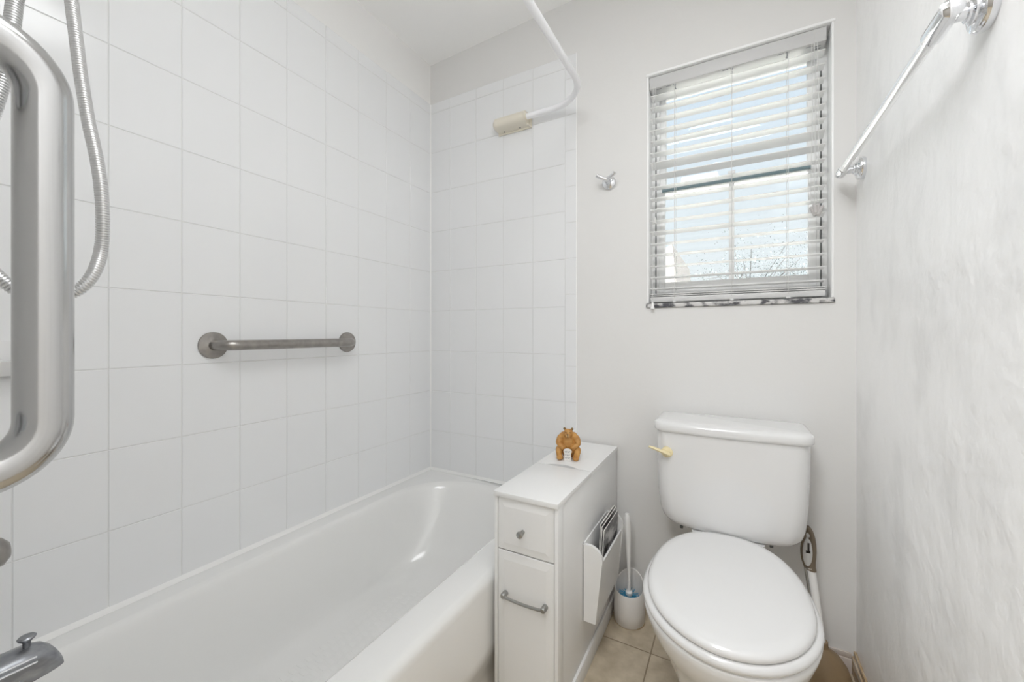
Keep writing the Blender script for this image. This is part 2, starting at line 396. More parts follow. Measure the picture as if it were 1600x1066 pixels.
for i, (dx, dz, a) in enumerate(((-.010, -.006, .5), (-.004, .002, .2), (.005, 0, -.15), (.012, -.006, -.5))):
    ax = (math.sin(-a), 0, math.cos(a)); lathe(bm, [(.002, .012), (.0045, .009), (.0062, -.004), (.0085, -.020), (.005, -.023)], (1.603 + dx, -.004 - .003 * (i % 2), 1.462 + dz), ax, n=14)
obj('tassel', bm, mat('tassel_grey', (.52, .50, .49), .6), bl, label='cluster of grey plastic cord tassels')

# outside ------------------------------------------------------------
boxobj('ground', -14, 20, .5, 40, -.9, -.6, BOUNCEGROUND, kind=S, smooth=False)
hs = thing('neighbour_house', 'pale house gable seen through the lower left window panes', 'house', (-.9, 9.5, -.6))
boxobj('wall', -4.2, -.40, 9, 13, -.6, 2.2, HOUSEM, hs, smooth=False)
bm = B(); prism(bm, [(-1.30, 8.8, 2.2), (.18, 8.8, 2.2), (.06, 8.8, 3.25), (-.40, 8.8, 3.0)], (0, 4.4, 0)); obj('gable', bm, HOUSEM, hs, smooth=False)
bm = B(); prism(bm, [(-4.4, 8.6, 2.2), (-1.3, 8.6, 2.2), (-.6, 8.6, 3.1), (-4.4, 8.6, 3.1)], (0, 4.6, 0)); obj('roof', bm, ROOFM, hs, smooth=False)
def tree(x, y, h, cr, label):
    t = thing('tree', label, 'tree', (x, y, -.6))
    bm = B(); tips = []
    tube(bm, catmull([(x, y, -.6), (x + .05, y, h * .25), (x - .03, y, h * .55)], 5), [.09 - .004 * i for i in range(11)], 8)
    for i in range(26):
        a = random.uniform(0, 2 * PI); z0 = random.uniform(.25, .6) * h; L_ = random.uniform(.5, 1) * cr
        q = Vector((x + math.cos(a) * L_, y + math.sin(a) * L_, z0 + random.uniform(.2, .9) * cr)); tips.append(q)
        m_ = Vector((x, y, z0)).lerp(q, .5) + Vector((0, 0, -.08)); c_ = catmull([(x, y, z0 * .9), m_, q], 4)
        tube(bm, c_, [.03 * (1 - j / len(c_)) + .006 for j in range(len(c_))], 5)
        for j in range(4):
            q2 = q + Vector((random.uniform(-1, 1), random.uniform(-1, 1), random.uniform(-.4, 1))) * .55; tips.append(q2)
            tube(bm, [m_.lerp(q, random.uniform(0, 1)), q2], [.010, .004], 4)
    obj('branches', bm, BARK, t)
    bm = B()
    for q in tips:
        for j in range(70):
            c = q + Vector([random.gauss(0, .20) for _ in range(3)]); s = random.uniform(.010, .024)
            d1 = Vector([random.gauss(0, 1) for _ in range(3)]).normalized(); d2 = frame_of(d1)[0]
            v = [bm.verts.new(c + d1 * s), bm.verts.new(c + d2 * s * .5), bm.verts.new(c - d1 * s), bm.verts.new(c - d2 * s * .5)]
            bm.faces.new(v)
    obj('foliage', bm, LEAF, t, smooth=False, kind='stuff')
tree(1.9, 6.2, 2.7, .75, 'sparse leafy tree outside, behind the middle of the window')
tree(5.6, 11.0, 4.4, 1.2, 'sparse leafy tree outside, seen at the right side of the window')

# ------------------------------------------------------------------ bathtub
tub = thing('bathtub', 'white enamel alcove bathtub along the tiled left wall', 'bathtub', (.38, -.78, 0))
bm = B()
X0, X1, Y0, Y1 = .004, .758, -1.562, -.004
rings = [rrect(X0 + .002, X1 - .018, Y0, Y1, .004, 0), rrect(X0, X1 - .018, Y0, Y1, .004, .095), rrect(X0, X1 - .002, Y0, Y1, .004, .112),
         rrect(X0, X1, Y0, Y1, .004, .16), rrect(X0, X1, Y0, Y1, .004, .332)]
for k in range(1, 6):
    a = k / 5 * PI / 2; rings.append(rrect(X0, X1 - .022 * (1 - math.cos(a)), Y0, Y1, .004, .338 + .022 * math.sin(a)))
bx0, bx1, by0, by1 = .066, .662, -1.50, -.052
# rim, rolled edge, sloping walls, floor
prof = [(0, .3605), (.004, .3595), (.010, .356), (.016, .349), (.020, .340)]
for d, z in prof: rings.append(rrect(bx0 + d, bx1 - d * .8, by0 + d, by1 - d, (.23 - d, .27 - d, .10, .10), z, 16)) if False else None
def basin(d, z, back, r): return rrect(bx0 + d, bx1 - d, by0 + d, by1 - back, r, z, 12)
R0 = [rrect(*a_) for a_ in ()]
outer = rings
# rebuild all rings with equal vertex counts (n=12 per corner)
outer = [rrect(X0 + .002, X1 - .018, Y0, Y1, .004, 0, 12), rrect(X0, X1 - .018, Y0, Y1, .004, .095, 12), rrect(X0, X1 - .002, Y0, Y1, .004, .112, 12), rrect(X0, X1, Y0, Y1, .004, .16, 12), rrect(X0, X1, Y0, Y1, .004, .332, 12)]
for k in range(1, 7):
    a = k / 6 * PI / 2; outer.append(rrect(X0, X1 - .024 * (1 - math.cos(a)), Y0, Y1, .004, .336 + .024 * math.sin(a), 12))
inner = [basin(0, .360, 0, (.27, .27, .10, .10)), basin(.004, .3592, .004, (.27, .27, .10, .10)), basin(.010, .3555, .012, (.265, .265, .10, .10)),
         basin(.015, .348, .020, (.26, .26, .10, .10)), basin(.019, .335, .030, (.26, .26, .10, .10)),
         basin(.030, .27, .065, (.26, .26, .11, .11)), basin(.044, .19, .115, (.25, .25, .12, .12)), basin(.056, .12, .175, (.24, .24, .12, .12)),
         basin(.068, .082, .225, (.22, .22, .12, .12)), basin(.085, .064, .27, (.20, .20, .11, .11)), basin(.11, .056, .31, (.17, .17, .09, .09)), basin(.15, .053, .36, (.13, .13, .07, .07))]
loft(bm, outer + inner, cap0=True, cap1=True)
obj('basin', bm, ENAMEL, tub, angle=70)
bm = B()
for i in range(9):
    for j in range(34):
        x = .225 + i * .034; y = -1.22 + j * .026 + (.013 if i % 2 else 0)
        if abs((x - .36) / .16) ** 3 + abs((y + .80) / .44) ** 3 > 1: continue
        r = rrect(x - .013, x + .013, y - .0085, y + .0085, .004, .0525, 3); r2 = [Vector((p.x * 1, p.y, .0534)) for p in rrect(x - .0122, x + .0122, y - .0077, y + .0077, .0035, .0534, 3)]
        loft(bm, [r, r2], cap0=False)
obj('anti_slip_pattern', bm, mat('tub_grip', (.83, .83, .82), .22), tub)

# ------------------------------------------------------------------ grab bars
def grab(name, label, A, Bp, wall_dir, off, rad, fl, m, group, br=.045):
    """A,B wall points of the flanges, wall_dir = outward normal"""
    t = thing(name, label, 'grab bar', A, group); n = Vector(wall_dir); A = Vector(A); Bp = Vector(Bp)
    bm = B(); tube(bm, bendpath([A + n * .004, A + n * off, Bp + n * off, Bp + n * .004], br, 14), rad, 28); obj('bar', bm, m, t)
    for P in (A, Bp):
        bm = B(); lathe(bm, [(fl * .97, 0), (fl, .001), (fl, .003), (fl * .97, .0055), (fl * .8, .0068), (rad + .006, .008), (rad + .001, .010)], P, n, 40); obj('flange', bm, m, t)
    return t
grab('grab_bar', 'short horizontal brushed steel grab bar on the tiled left wall', (.0042, -.990, 1.021), (.0042, -.515, 1.022), (1, 0, 0), .055, .0155, .040, STEELX, None)
grab('grab_bar', 'large upright brushed steel grab bar close by at the left edge', (.905, -1.5648, 1.271), (.905, -1.5648, .954), (0, 1, 0), .0548, .016, .040, STEEL, None, .036)

# ------------------------------------------------------------------ shower hose and head
hh = thing('handheld_shower', 'ribbed steel handheld shower hose looping down at the left', 'shower hose', (.42, -1.56, 1.95))
CAMP = Vector((1.370, -1.605, 1.055)); F_ = Vector((-.4843, .8749, 0)); R_ = Vector((.8749, .4843, 0))
hose_pts = [(.470, -1.440, 1.93), (.560, -1.435, 1.72), (0.597, -1.427, 1.549), (0.602, -1.424, 1.498), (0.608, -1.421, 1.447), (0.614, -1.418, 1.396), (0.622, -1.413, 1.337), (0.631, -1.408, 1.290), (0.637, -1.405, 1.247), (0.639, -1.404, 1.205), (0.637, -1.405, 1.167), (0.643, -1.413, 1.136), (0.643, -1.424, 1.115), (0.638, -1.439, 1.102), (0.632, -1.453, 1.097), (0.624, -1.470, 1.104), (0.619, -1.483, 1.117), (0.608, -1.495, 1.138), (0.601, -1.505, 1.167), (0.607, -1.507, 1.202), (0.616, -1.502, 1.249), (0.630, -1.495, 1.297), (0.635, -1.486, 1.351), (0.642, -1.482, 1.395), (0.639, -1.478, 1.443), (0.636, -1.474, 1.493), (.60, -1.485, 1.72), (.45, -1.515, 1.93)]
cp = catmull(hose_pts, 60)
# resample evenly and ripple the radius
dist = [0]
for a, b_ in zip(cp, cp[1:]): dist.append(dist[-1] + (b_ - a).length)
tot = dist[-1]; step = .00065; k = 0; rs = []; q = 0
n_ = int(tot / step); j = 0
for i in range(n_ + 1):
    d = i * step
    while j < len(dist) - 2 and dist[j + 1] < d: j += 1
    t = (d - dist[j]) / max(dist[j + 1] - dist[j], 1e-9); q = cp[j].lerp(cp[j + 1], min(t, 1)); rs.append(q)
bm = B(); tube(bm, rs, [(.0072 if (i % 5) in (0, 1, 2) else (.0062 if i % 5 == 3 else .0054)) for i in range(len(rs))], 14)
obj('hose', bm, HOSEM, hh, angle=60)
bm = B(); tube(bm, bendpath([(.42, -1.562, 2.0), (.42, -1.50, 2.0), (.435, -1.47, 1.95)], .03, 8), .010, 16); lathe(bm, [(.03, 0), (.03, .004), (.012, .012)], (.42, -1.565, 2.0), (0, 1, 0), 28)
obj('shower_arm', bm, CHROME, hh)
bm = B(); tube(bm, [(.45, -1.515, 1.92), (.44, -1.48, 1.945), (.44, -1.47, 1.96)], .011, 14); tube(bm, [(.470, -1.440, 1.92), (.45, -1.42, 2.02), (.44, -1.36, 2.06)], [.011, .013, .014], 14)
lathe(bm, [(.012, 0), (.035, .01), (.045, .025), (.044, .032)], (.44, -1.35, 2.07), (0, .35, -.93), 28); obj('shower_head', bm, CHROME, hh)

# ------------------------------------------------------------------ tub spout
sp = thing('tub_spout', 'worn chrome bathtub spout with pull-up diverter knob', 'faucet', (.385, -1.56, .52))
bm = B()
def spring(y, w, zt, zb, rt):  # spout section: arched top, ribbed side
    pts = []
    n = 10
    for k in range(n + 1):
        a = PI * k / n; pts.append(Vector((.395 + w * math.cos(a), y, zt - rt + rt * math.sin(a))))
    pts += [Vector((.395 - w, y, zb)), Vector((.395 - w * .6, y, zb - .002)), Vector((.395 + w * .6, y, zb - .002)), Vector((.395 + w, y, zb))]
    return pts
secs = [(-1.563, .029, .563, .526, .016), (-1.50, .029, .563, .526, .016), (-1.432, .027, .563, .527, .016), (-1.4318, .027, .563, .5165, .016), (-1.420, .0265, .5625, .5165, .017), (-1.408, .025, .558, .5168, .018), (-1.399, .023, .549, .5172, .018), (-1.392, .021, .537, .518, .016), (-1.388, .019, .528, .519, .008)]
loft(bm, [spring(*s) for s in secs]); obj('body', bm, OLDCHROME, sp, angle=35)
bm = B()
for x, z in ((.4215, .5525), (.4242, .5455)): tube(bm, [(x, -1.56, z), (x - .0005, -1.45, z), (x - .0025, -1.418, z - .001)], .0013, 8)
obj('rib', bm, CHROME, sp)
bm = B(); lathe(bm, [(.0045, -.004), (.0045, .008), (.0055, .010), (.0095, .0135), (.0105, .016), (.0085, .018), (.003, .0185)], (.396, -1.424, .561), (0, 0, 1), 20); obj('diverter_knob', bm, OLDCHROME, sp)

# tub valve lever
vv = thing('faucet_handle', 'round steel tub faucet handle at the left edge', 'faucet handle', (.376, -1.56, .717))
bm = B(); lathe(bm, [(.045, 0), (.045, .004), (.03, .012), (.016, .014), (.014, .07)], (.376, -1.565, .717), (0, 1, 0), 32); obj('escutcheon', bm, CHROME, vv)
bm = B(); lathe(bm, [(.012, .06), (.021, .068), (.0245, .085), (.0245, .105), (.021, .120), (.012, .127)], (.376, -1.565, .717), (0, 1, 0), 32); obj('knob', bm, STEELX, vv)

# soap dish
sdsh = thing('soap_dish', 'white ceramic soap dish on the tiled wall at the left edge', 'soap dish', (.004, -1.42, .965))
bm = B(); loft(bm, [rrect(.004, .012, -1.50, -1.352, .003, .963, 4), rrect(.004, .040, -1.495, -1.357, .010, .967, 4), rrect(.004, .052, -1.495, -1.357, .012, .985, 4), rrect(.004, .055, -1.497, -1.355, .012, .998, 4), rrect(.010, .050, -1.492, -1.360, .010, .999, 4), rrect(.012, .046, -1.488, -1.364, .010, .984, 4)])
obj('dish', bm, PORC, sdsh)
bm = B(); loft(bm, [rrect(.004, .009, -1.50, -1.352, .002, .963, 4), rrect(.004, .011, -1.50, -1.352, .002, 1.035, 4), rrect(.004, .008, -1.498, -1.354, .002, 1.040, 4)]); obj('back_plate', bm, PORC, sdsh)

# ------------------------------------------------------------------ curtain rod
rd = thing('curtain_rod', 'white bent shower curtain rod above the bathtub', 'curtain rod', (.5, -.004, 2.0))
ZR = 2.008
bm = B(); tube(bm, bendpath([(.56, -.040, ZR), (.857, -.040, ZR), (.857, -1.565, ZR)], .16, 20), .0122, 24); obj('rod', bm, RODW, rd)
def holder(bm, x0, x1, yw, s):  # D-section bracket lying along x on the wall
    pts = []
    for k in range(13):
        a = PI * k / 12; pts.append(Vector((x0, yw - s * (.034 + .029 * math.sin(a)), ZR + .026 * math.cos(a))))
    pts = [Vector((x0, yw, ZR + .026))] + pts + [Vector((x0, yw, ZR - .030))]
    c = Vector((0, yw - s * .034, ZR))
    r0 = [Vector((x0 - .012, c.y + (p.y - c.y) * .6, c.z + (p.z - c.z) * .7)) for p in pts]
    r1 = [Vector((x1, p.y, p.z)) for p in pts]
    for p, q in zip(pts, r0): q.y = min(q.y, yw)
    loft(bm, [r0, pts, r1])
bm = B(); holder(bm, .425, .574, -.0045, 1); box(bm, .415, .586, -.0095, -.0045, ZR - .036, ZR + .026, .0015)
br_ = obj('wall_bracket', bm, CREAM, rd, label='cream plastic wall bracket')
bm = B(); box(bm, .576, .586, -.042, -.0045, ZR - .036, ZR - .032, .001); lathe(bm, [(.016, 0), (.016, .006), (.0135, .006)], (.573, -.040, ZR), (1, 0, 0), 24); obj('collar', bm, CREAM, br_)
for x in (.455, .535):
    bm = B(); lathe(bm, [(.003, 0), (.003, .0012)], (x, -.022, ZR - .0300), (.0, -.3, -1), 12); obj('screw', bm, TRACK, br_)
bm = B(); lathe(bm, [(.03, 0), (.03, .006), (.015, .02)], (.857, -1.565, ZR), (0, 1, 0), 28); obj('end_flange', bm, CREAM, rd)

# ------------------------------------------------------------------ robe hook
hk = thing('robe_hook', 'small chrome double robe hook on the wall left of the window', 'hook', (.928, 0, 1.667))
bm = B(); lathe(bm, [(.026, 0), (.027, .003), (.0265, .010), (.022, .014), (.013, .017), (.010, .030), (.010, .040)], (.931, 0, 1.665), (0, -1, 0), 32); obj('base', bm, CHROME, hk)
for sx in (-1, 1):
    bm = B(); tube(bm, catmull([(.931, -.034, 1.668), (.931 + sx * .014, -.041, 1.673), (.931 + sx * .030, -.047, 1.680), (.931 + sx * .036, -.049, 1.686)], 5), [.0075] * 8 + [.007] * 5 + [.008] * 3, 14); obj('prong', bm, CHROME, hk)

# ------------------------------------------------------------------ towel bar
tb = thing('towel_bar', 'chrome towel bar on the plastered right wall', 'towel bar', (RW, -.41, 1.542))
BXX, BZ = 1.655, 1.541
bm = B(); tube(bm, [(BXX, -.055, BZ), (BXX, -.765, BZ)], .0102, 24); obj('bar', bm, mat('bright_bar', (.90, .91, .92), .16, .75), tb)
for y, dy in ((-.084, 1), (-.742, -1)):
    bm = B()
    lathe(bm, [(.031, 0), (.032, .002), (.032, .012), (.029, .016), (.019, .018), (.019, .021), (.014, .023), (.014, .026), (.010, .027), (.0098, .045), (.012, .049)], (RW, y, BZ), (-1, 0, 0), 36)
    tube(bm, [(BXX, y - .018, BZ), (BXX, y - .006, BZ), (BXX, y + .012, BZ), (BXX, y + .026, BZ), (BXX, y + .030, BZ)] if dy > 0 else [(BXX, y - .030, BZ), (BXX, y - .026, BZ), (BXX, y, BZ), (BXX, y + .040, BZ), (BXX, y + .044, BZ)], [.0115, .0138, .0138, .0132, .0125] if dy > 0 else [.009, .0145, .0148, .0148, .0146], 24)
    obj('post', bm, CHROME, tb)

# ------------------------------------------------------------------ cabinet
CX0, CX1, CYF, CYB, CT = .773, .968, -.630, -.018, .609
SEAM = -.347
cb = thing('storage_cabinet', 'slim white floor cabinet between bathtub and toilet', 'cabinet', (.87, -.32, 0))
bm = B()
box(bm, CX0, CX0 + .0095, CYF, CYB, 0, CT - .014, .001); box(bm, CX1 - .0105, CX1, CYF, CYF + .04, 0, CT - .014, .0015)
box(bm, CX1 - .018, CX1 - .004, CYF + .038, CYB, 0, CT - .014, .0015)
box(bm, CX0 + .012, CX1 - .016, CYB - .012, CYB, 0, CT - .014); box(bm, CX0 + .012, CX1 - .016, CYF + .022, CYB, .03, .044)
box(bm, CX0 + .012, CX1 - .016, CYF + .022, CYB, .44, .455); box(bm, CX0 + .012, CX1 - .016, CYF + .02, SEAM - .004, CT - .03, CT - .0145); box(bm, CX0 + .012, CX1 - .016, SEAM - .004, CYB, CT - .08, CT - .07)
obj('body', bm, CAB, cb)
bm = B(); box(bm, CX1 - .004, CX1 + .004, CYF + .002, CYB, 0.0, .055, .0015); obj('base_rail', bm, CAB, cb)
bm = B(); box(bm, CX0 - .001, CX1 + .001, CYF - .004, SEAM - .001, CT - .014, CT, .0012); obj('top', bm, CAB, cb)
# rear flip lid with finger notch
bm = B(); pts = [(CX0 - .001, SEAM + .001), (.812, SEAM + .001)]
for k in range(1, 16):
    t = k / 16; pts.append((.812 + .108 * t, SEAM + .001 + .020 * math.sin(PI * t) ** .8))
pts += [(.920, SEAM + .001), (CX1 + .001, SEAM + .001), (CX1 + .001, CYB), (CX0 - .001, CYB)]
prism(bm, [(x, y, CT - .0125) for x, y in pts], (0, 0, .0125)); obj('flip_lid', bm, CAB, cb, smooth=False)
def panel(name, x0, x1, z0, z1, par):
    bm = B(); y = CYF + .004
    r = lambda d, yy: [Vector((x0 + d, yy, z0 + d)), Vector((x1 - d, yy, z0 + d)), Vector((x1 - d, yy, z1 - d)), Vector((x0 + d, yy, z1 - d))]
    loft(bm, [r(0, y + .016), r(0, y), r(.001, y - .0012), r(.004, y - .0015), r(.022, y - .0055), r(.0225, y - .0055)])
    return obj(name, bm, CAB, par, angle=12)
bm = B(); box(bm, CX0 + .009, CX1 - .010, CYF + .0215, CYF + .0225, .03, CT - .016); obj('shadow_gap', bm, DARKGAP, cb, smooth=False)
dr = panel('drawer', CX0 + .0112, CX1 - .0122, .4475, CT - .0165, cb)
do = panel('door', CX0 + .0112, CX1 - .0122, .030, .4440, cb)
bm = B(); lathe(bm, [(.006, 0), (.005, .004), (.0045, .010), (.008, .016), (.0095, .020), (.0085, .024), (.004, .0265)], (.865, CYF - .001, .512), (0, -1, 0), 24); obj('knob', bm, NICKEL, dr, label='satin nickel round knob')
bm = B()
tube(bm, catmull([(.811, CYF - .017, .329), (.823, CYF - .019, .3275), (.846, CYF - .0195, .3260), (.872, CYF - .0197, .3255), (.898, CYF - .0195, .3260), (.921, CYF - .019, .3275), (.933, CYF - .017, .329)], 6), .0040, 14)
for x in (.8115, .9325): lathe(bm, [(.0075, 0), (.008, .003), (.008, .018), (.0055, .0215)], (x, CYF - .001, .329), (0, -1, 0), 18)
obj('handle', bm, NICKEL, do, label='satin nickel bow handle')
# magazine pocket
PX = CX1 - .004
PY0, PY1, PZ0, PZ1 = -.425, -.155, .175, .410
pk = thing('x', '', '')
bpy.data.objects.remove(pk)
bm = B(); box(bm, PX, PX + .004, PY0, PY1, PZ0, PZ1, .001)
def side(y, th):
    pts = [(PX, PZ0), (PX + .041, PZ0), (PX + .062, PZ1 - .042)]
    for k in range(1, 9):
        a = k / 8 * PI / 2; pts.append((PX + .020 + .042 * math.cos(a), PZ1 - .042 + .042 * math.sin(a)))
    pts += [(PX, PZ1)]
    prism(bm, [(x, y, z) for x, z in pts], (0, th, 0))
side(PY0, .011); side(PY1 - .011, .011)
prism(bm, [(PX, PY0 + .011, PZ0), (PX + .041, PY0 + .011, PZ0), (PX + .041, PY0 + .011, PZ0 + .008), (PX, PY0 + .011, PZ0 + .008)], (0, PY1 - PY0 - .022, 0))
prism(bm, [(PX + .0345, PY0 + .011, PZ0), (PX + .0405, PY0 + .011, PZ0), (PX + .0566, PY0 + .011, .355), (PX + .0506, PY0 + .011, .355)], (0, PY1 - PY0 - .022, 0))
obj('magazine_pocket', bm, CAB, cb, angle=25)
# magazines leaning in the pocket
def magazine(i, y0, y1, xb, xt, zt, label):
    zb = PZ0 + .0085; th = .0032; bm = B()
    loft(bm, [[Vector((xb, y0, zb)), Vector((xb + th, y0, zb)), Vector((xb + th, y1, zb)), Vector((xb, y1, zb))],
              [Vector((xt, y0, zt)), Vector((xt + th, y0, zt)), Vector((xt + th, y1, zt)), Vector((xt, y1, zt))]])
    o = obj('magazine', bm, PAGE, smooth=False); tag(o, label, 'magazine', 'magazines in the cabinet side pocket')
    for s, x_ in ((0, -.0005), (1, th)):
        bm = B(); a = x_ + .0001; loft(bm, [[Vector((xb + a, y0 - .001, zb)), Vector((xb + a + .0004, y0 - .001, zb)), Vector((xb + a + .0004, y1 + .001, zb)), Vector((xb + a, y1 + .001, zb))],
                                    [Vector((xt + a, y0 - .001, zt + .001)), Vector((xt + a + .0004, y0 - .001, zt + .001)), Vector((xt + a + .0004, y1 + .001, zt + .001)), Vector((xt + a, y1 + .001, zt + .001))]])
        obj('cover', bm, COVER[i], o, smooth=False)
magazine(2, -.338, -.170, PX + .0170, PX + .0300, .440, 'magazine in the white pocket, innermost against the cabinet side')
magazine(1, -.345, -.175, PX + .0225, PX + .0365, .436, 'magazine in the white pocket, middle one of the three')
magazine(0, -.350, -.178, PX + .0280, PX + .0440, .428, 'magazine with grey patterned cover, outermost in the white pocket')

# ------------------------------------------------------------------ bear figurine
bx, by, bz = .853, -.255, CT
S_ = 1.0
br = thing('bear_figurine', 'brown bear figurine sitting with a small white sign on the cabinet top', 'figurine', (bx, by, bz))
ang = math.atan2(1.370 - bx, -(-1.605 - by)) * .75
Rz = Matrix.Rotation(ang, 4, 'Z'); T = Matrix.Translation((bx, by, bz)) @ Rz
bm = B()
E = lambda c, r, s=(1, 1, 1), rot=None: sphere(bm, c, r, *s, u=20, v=14, rot=rot)
E((0, .012, .052), .027, (1, .85, 1.25)); E((0, .010, .030), .027, (1, .95, .9)); E((0, -.002, .055), .020, (1, .8, 1.2))
E((0, .000, .0905), .0170, (1.05, .95, .95)); E((0, .010, .078), .022, (1.15, .8, .9))   # head, hump
E((0, -.014, .0870), .0100, (1.05, 1, .85))                 # muzzle
for s in (-1, 1):
    E((s * .0125, .004, .1050), .0048, (1, .7, 1)); E((s * .017, .008, .080), .0145)
    tube(bm, catmull([(s * .019, .008, .080), (s * .031, .004, .068), (s * .032, -.006, .053), (s * .019, -.016, .045)], 5), [.0125] * 5 + [.0115] * 5 + [.0095] * 5 + [.008], 14)
    E((s * .031, .002, .062), .0115, (1, 1, 1.2)); E((s * .018, -.017, .043), .0085)
    E((s * .031, -.002, .030), .0150, (.95, 1.1, 1.15))
    tube(bm, catmull([(s * .024, .006, .030), (s * .032, -.010, .030), (s * .029, -.016, .010)], 5), [.013] * 5 + [.011] * 5 + [.010], 14)
    E((s * .028, -.020, .0085), .0115, (1.05, 1.35, .72))
E((0, .012, .012), .020, (1.1, 1, .6))
bmesh.ops.transform(bm, matrix=T, verts=bm.verts[:])
bo = obj('body', bm, BEAR, br)
for o_, a in ((bo, .0016),):
    md = o_.modifiers.new('remesh', 'REMESH'); md.mode = 'VOXEL'; md.voxel_size = a; md.use_smooth_shade = True
    md = o_.modifiers.new('smooth', 'SMOOTH'); md.iterations = 3; md.factor = .5
def bpart(name, m, fn):
    global bm
    bm = B(); fn(); bmesh.ops.transform(bm, matrix=T, verts=bm.verts[:]); return obj(name, bm, m, br)
bpart('muzzle', BEARPALE, lambda: E((0, -.0195, .0860), .0070, (1.05, .8, .95)))
bpart('nose', BLACK, lambda: E((0, -.0252, .0905), .0027, (1.1, .8, .8)))
bpart('mouth', BLACK, lambda: E((.0004, -.0250, .0838), .0024, (1.1, .7, .7)))
for s in (-1, 1):
    bpart('eye', BLACK, lambda: E((s * .0075, -.0150, .0965), .0016)); bpart('ear', EARD, lambda: E((s * .0137, .0025, .1062), .0046, (1, .7, 1)))
def sgn():
    pts = [(-.0120, 0), (.0120, 0), (.0115, .024), (.0145, .031)] + [(.0145 * math.cos(a * PI / 8), .034 + .0085 * math.sin(a * PI / 8)) for a in range(1, 8)] + [(-.0145, .031), (-.0115, .024)]
    prism(bm, [(x, -.0285, z + .0008) for x, z in pts], (0, .003, 0))
sg = bpart('sign', CARD, sgn)
def marks():
    # three short lines of tiny illegible lettering, built as pen strokes
    for row, z, n, hgt in ((0, .0320, 4, .0060), (1, .0205, 3, .0050), (2, .0105, 4, .0040)):
        for k in range(n):
            x = (k - (n - 1) / 2) * (.0050 if n == 4 else .0058)
            box(bm, x - .0017, x - .0009, -.0291, -.0285, z - hgt / 2, z + hgt / 2)
            box(bm, x - .0013, x + .0015, -.0291, -.0285, z + (hgt / 2 - .0007 if (k + row) % 2 else -.0003), z + (hgt / 2 if (k + row) % 2 else .0004))
            if k % 2 == 0: box(bm, x + .0009, x + .0015, -.0291, -.0285, z - hgt / 2, z + hgt / 4)
bpart('lettering', INK, marks)

# ------------------------------------------------------------------ toilet
TC = 1.3525
tl = thing('toilet', 'white two-piece toilet with closed lid against the back wall', 'toilet', (TC, -.35, 0))
bm = B()
def tank(z, x0, x1, yf, r=.035, yb=-.022):
    # front face bows outward slightly
    out = rrect(x0, x1, yf, yb, (.012, .012, r, r), z, 8); c = (x0 + x1) / 2; h = (x1 - x0) / 2
    for p in out:
        if p.y < yf + r + .001: p.y -= .012 * (1 - ((p.x - c) / h) ** 2)
    return out
TX = [(.428, 1.200, 1.500, -.180, .05), (.430, 1.185, 1.524, -.192, .055), (.437, 1.170, 1.540, -.200, .055), (.450, 1.160, 1.549, -.204, .052), (.475, 1.152, 1.556, -.205, .048), (.53, 1.146, 1.561, -.206, .044), (.64, 1.143, 1.565, -.207, .04), (.734, 1.143, 1.566, -.207, .038)]
# subdivide long straight front for the bow
def dense(r_, k=6):
    out = []
    for a, b_ in zip(r_, r_[1:] + r_[:1]):
        out.append(a); L_ = (b_ - a).length
        if L_ > .05: out += [a.lerp(b_, j / k) for j in range(1, k)]
    return out
def tank2(z, x0, x1, yf, r, yb=-.022, bow=.014):
    out = dense(rrect(x0, x1, yf, yb, (min(r, .014), min(r, .014), r, r), z, 6), 10); c = (x0 + x1) / 2; h = (x1 - x0) / 2
    for p in out:
        if p.y < (yf + yb) / 2: p.y -= bow * (1 - ((p.x - c) / h) ** 2) * min(1, (((yf + yb) / 2 - p.y) / ((yb - yf) / 2)))
    return out
loft(bm, [tank2(*t_) for t_ in TX]); obj('tank', bm, PORC, tl, angle=60)
bm = B()
LR = [(.7335, .012), (.734, .006), (.738, .001), (.744, 0), (.756, 0), (.761, .002), (.7645, .006), (.7668, .012), (.7685, .022), (.7695, .032)]
loft(bm, [tank2(z, 1.134 + d, 1.575 - d, -.215 + d, .042 - d, yb=-.010 - d * .9) for z, d in LR]); obj('tank_lid', bm, PORC, tl, angle=60)
bm = B(); lathe(bm, [(.017, 0), (.0185, .004), (.017, .011), (.008, .016)], (1.180, -.205, .668), (0, -1, 0), 24)
tube(bm, catmull([(1.186, -.222, .664), (1.170, -.229, .671), (1.148, -.233, .679), (1.126, -.235, .685)], 5), [.012, .012, .0118, .0115, .011, .0105, .010, .0095, .009, .009, .0085, .008, .008, .0072, .0065, .005], 14, flat=.6)
obj('flush_lever', bm, LEVER, tl, label='yellowed plastic flush lever')
YC = -.495
def egg(hw, front, rear, z, nr=2.35, dx=0, dy=0, n=72):
    out = []
    for k in range(n):
        a = 2 * PI * k / n; c, s = math.cos(a), math.sin(a)
        if s < 0: out.append(Vector((TC + dx + hw * c, YC + dy + front * s, z)))
        else: out.append(Vector((TC + dx + hw * math.copysign(abs(c) ** (2 / nr), c), YC + dy + rear * abs(s) ** (2 / nr), z)))
    return out
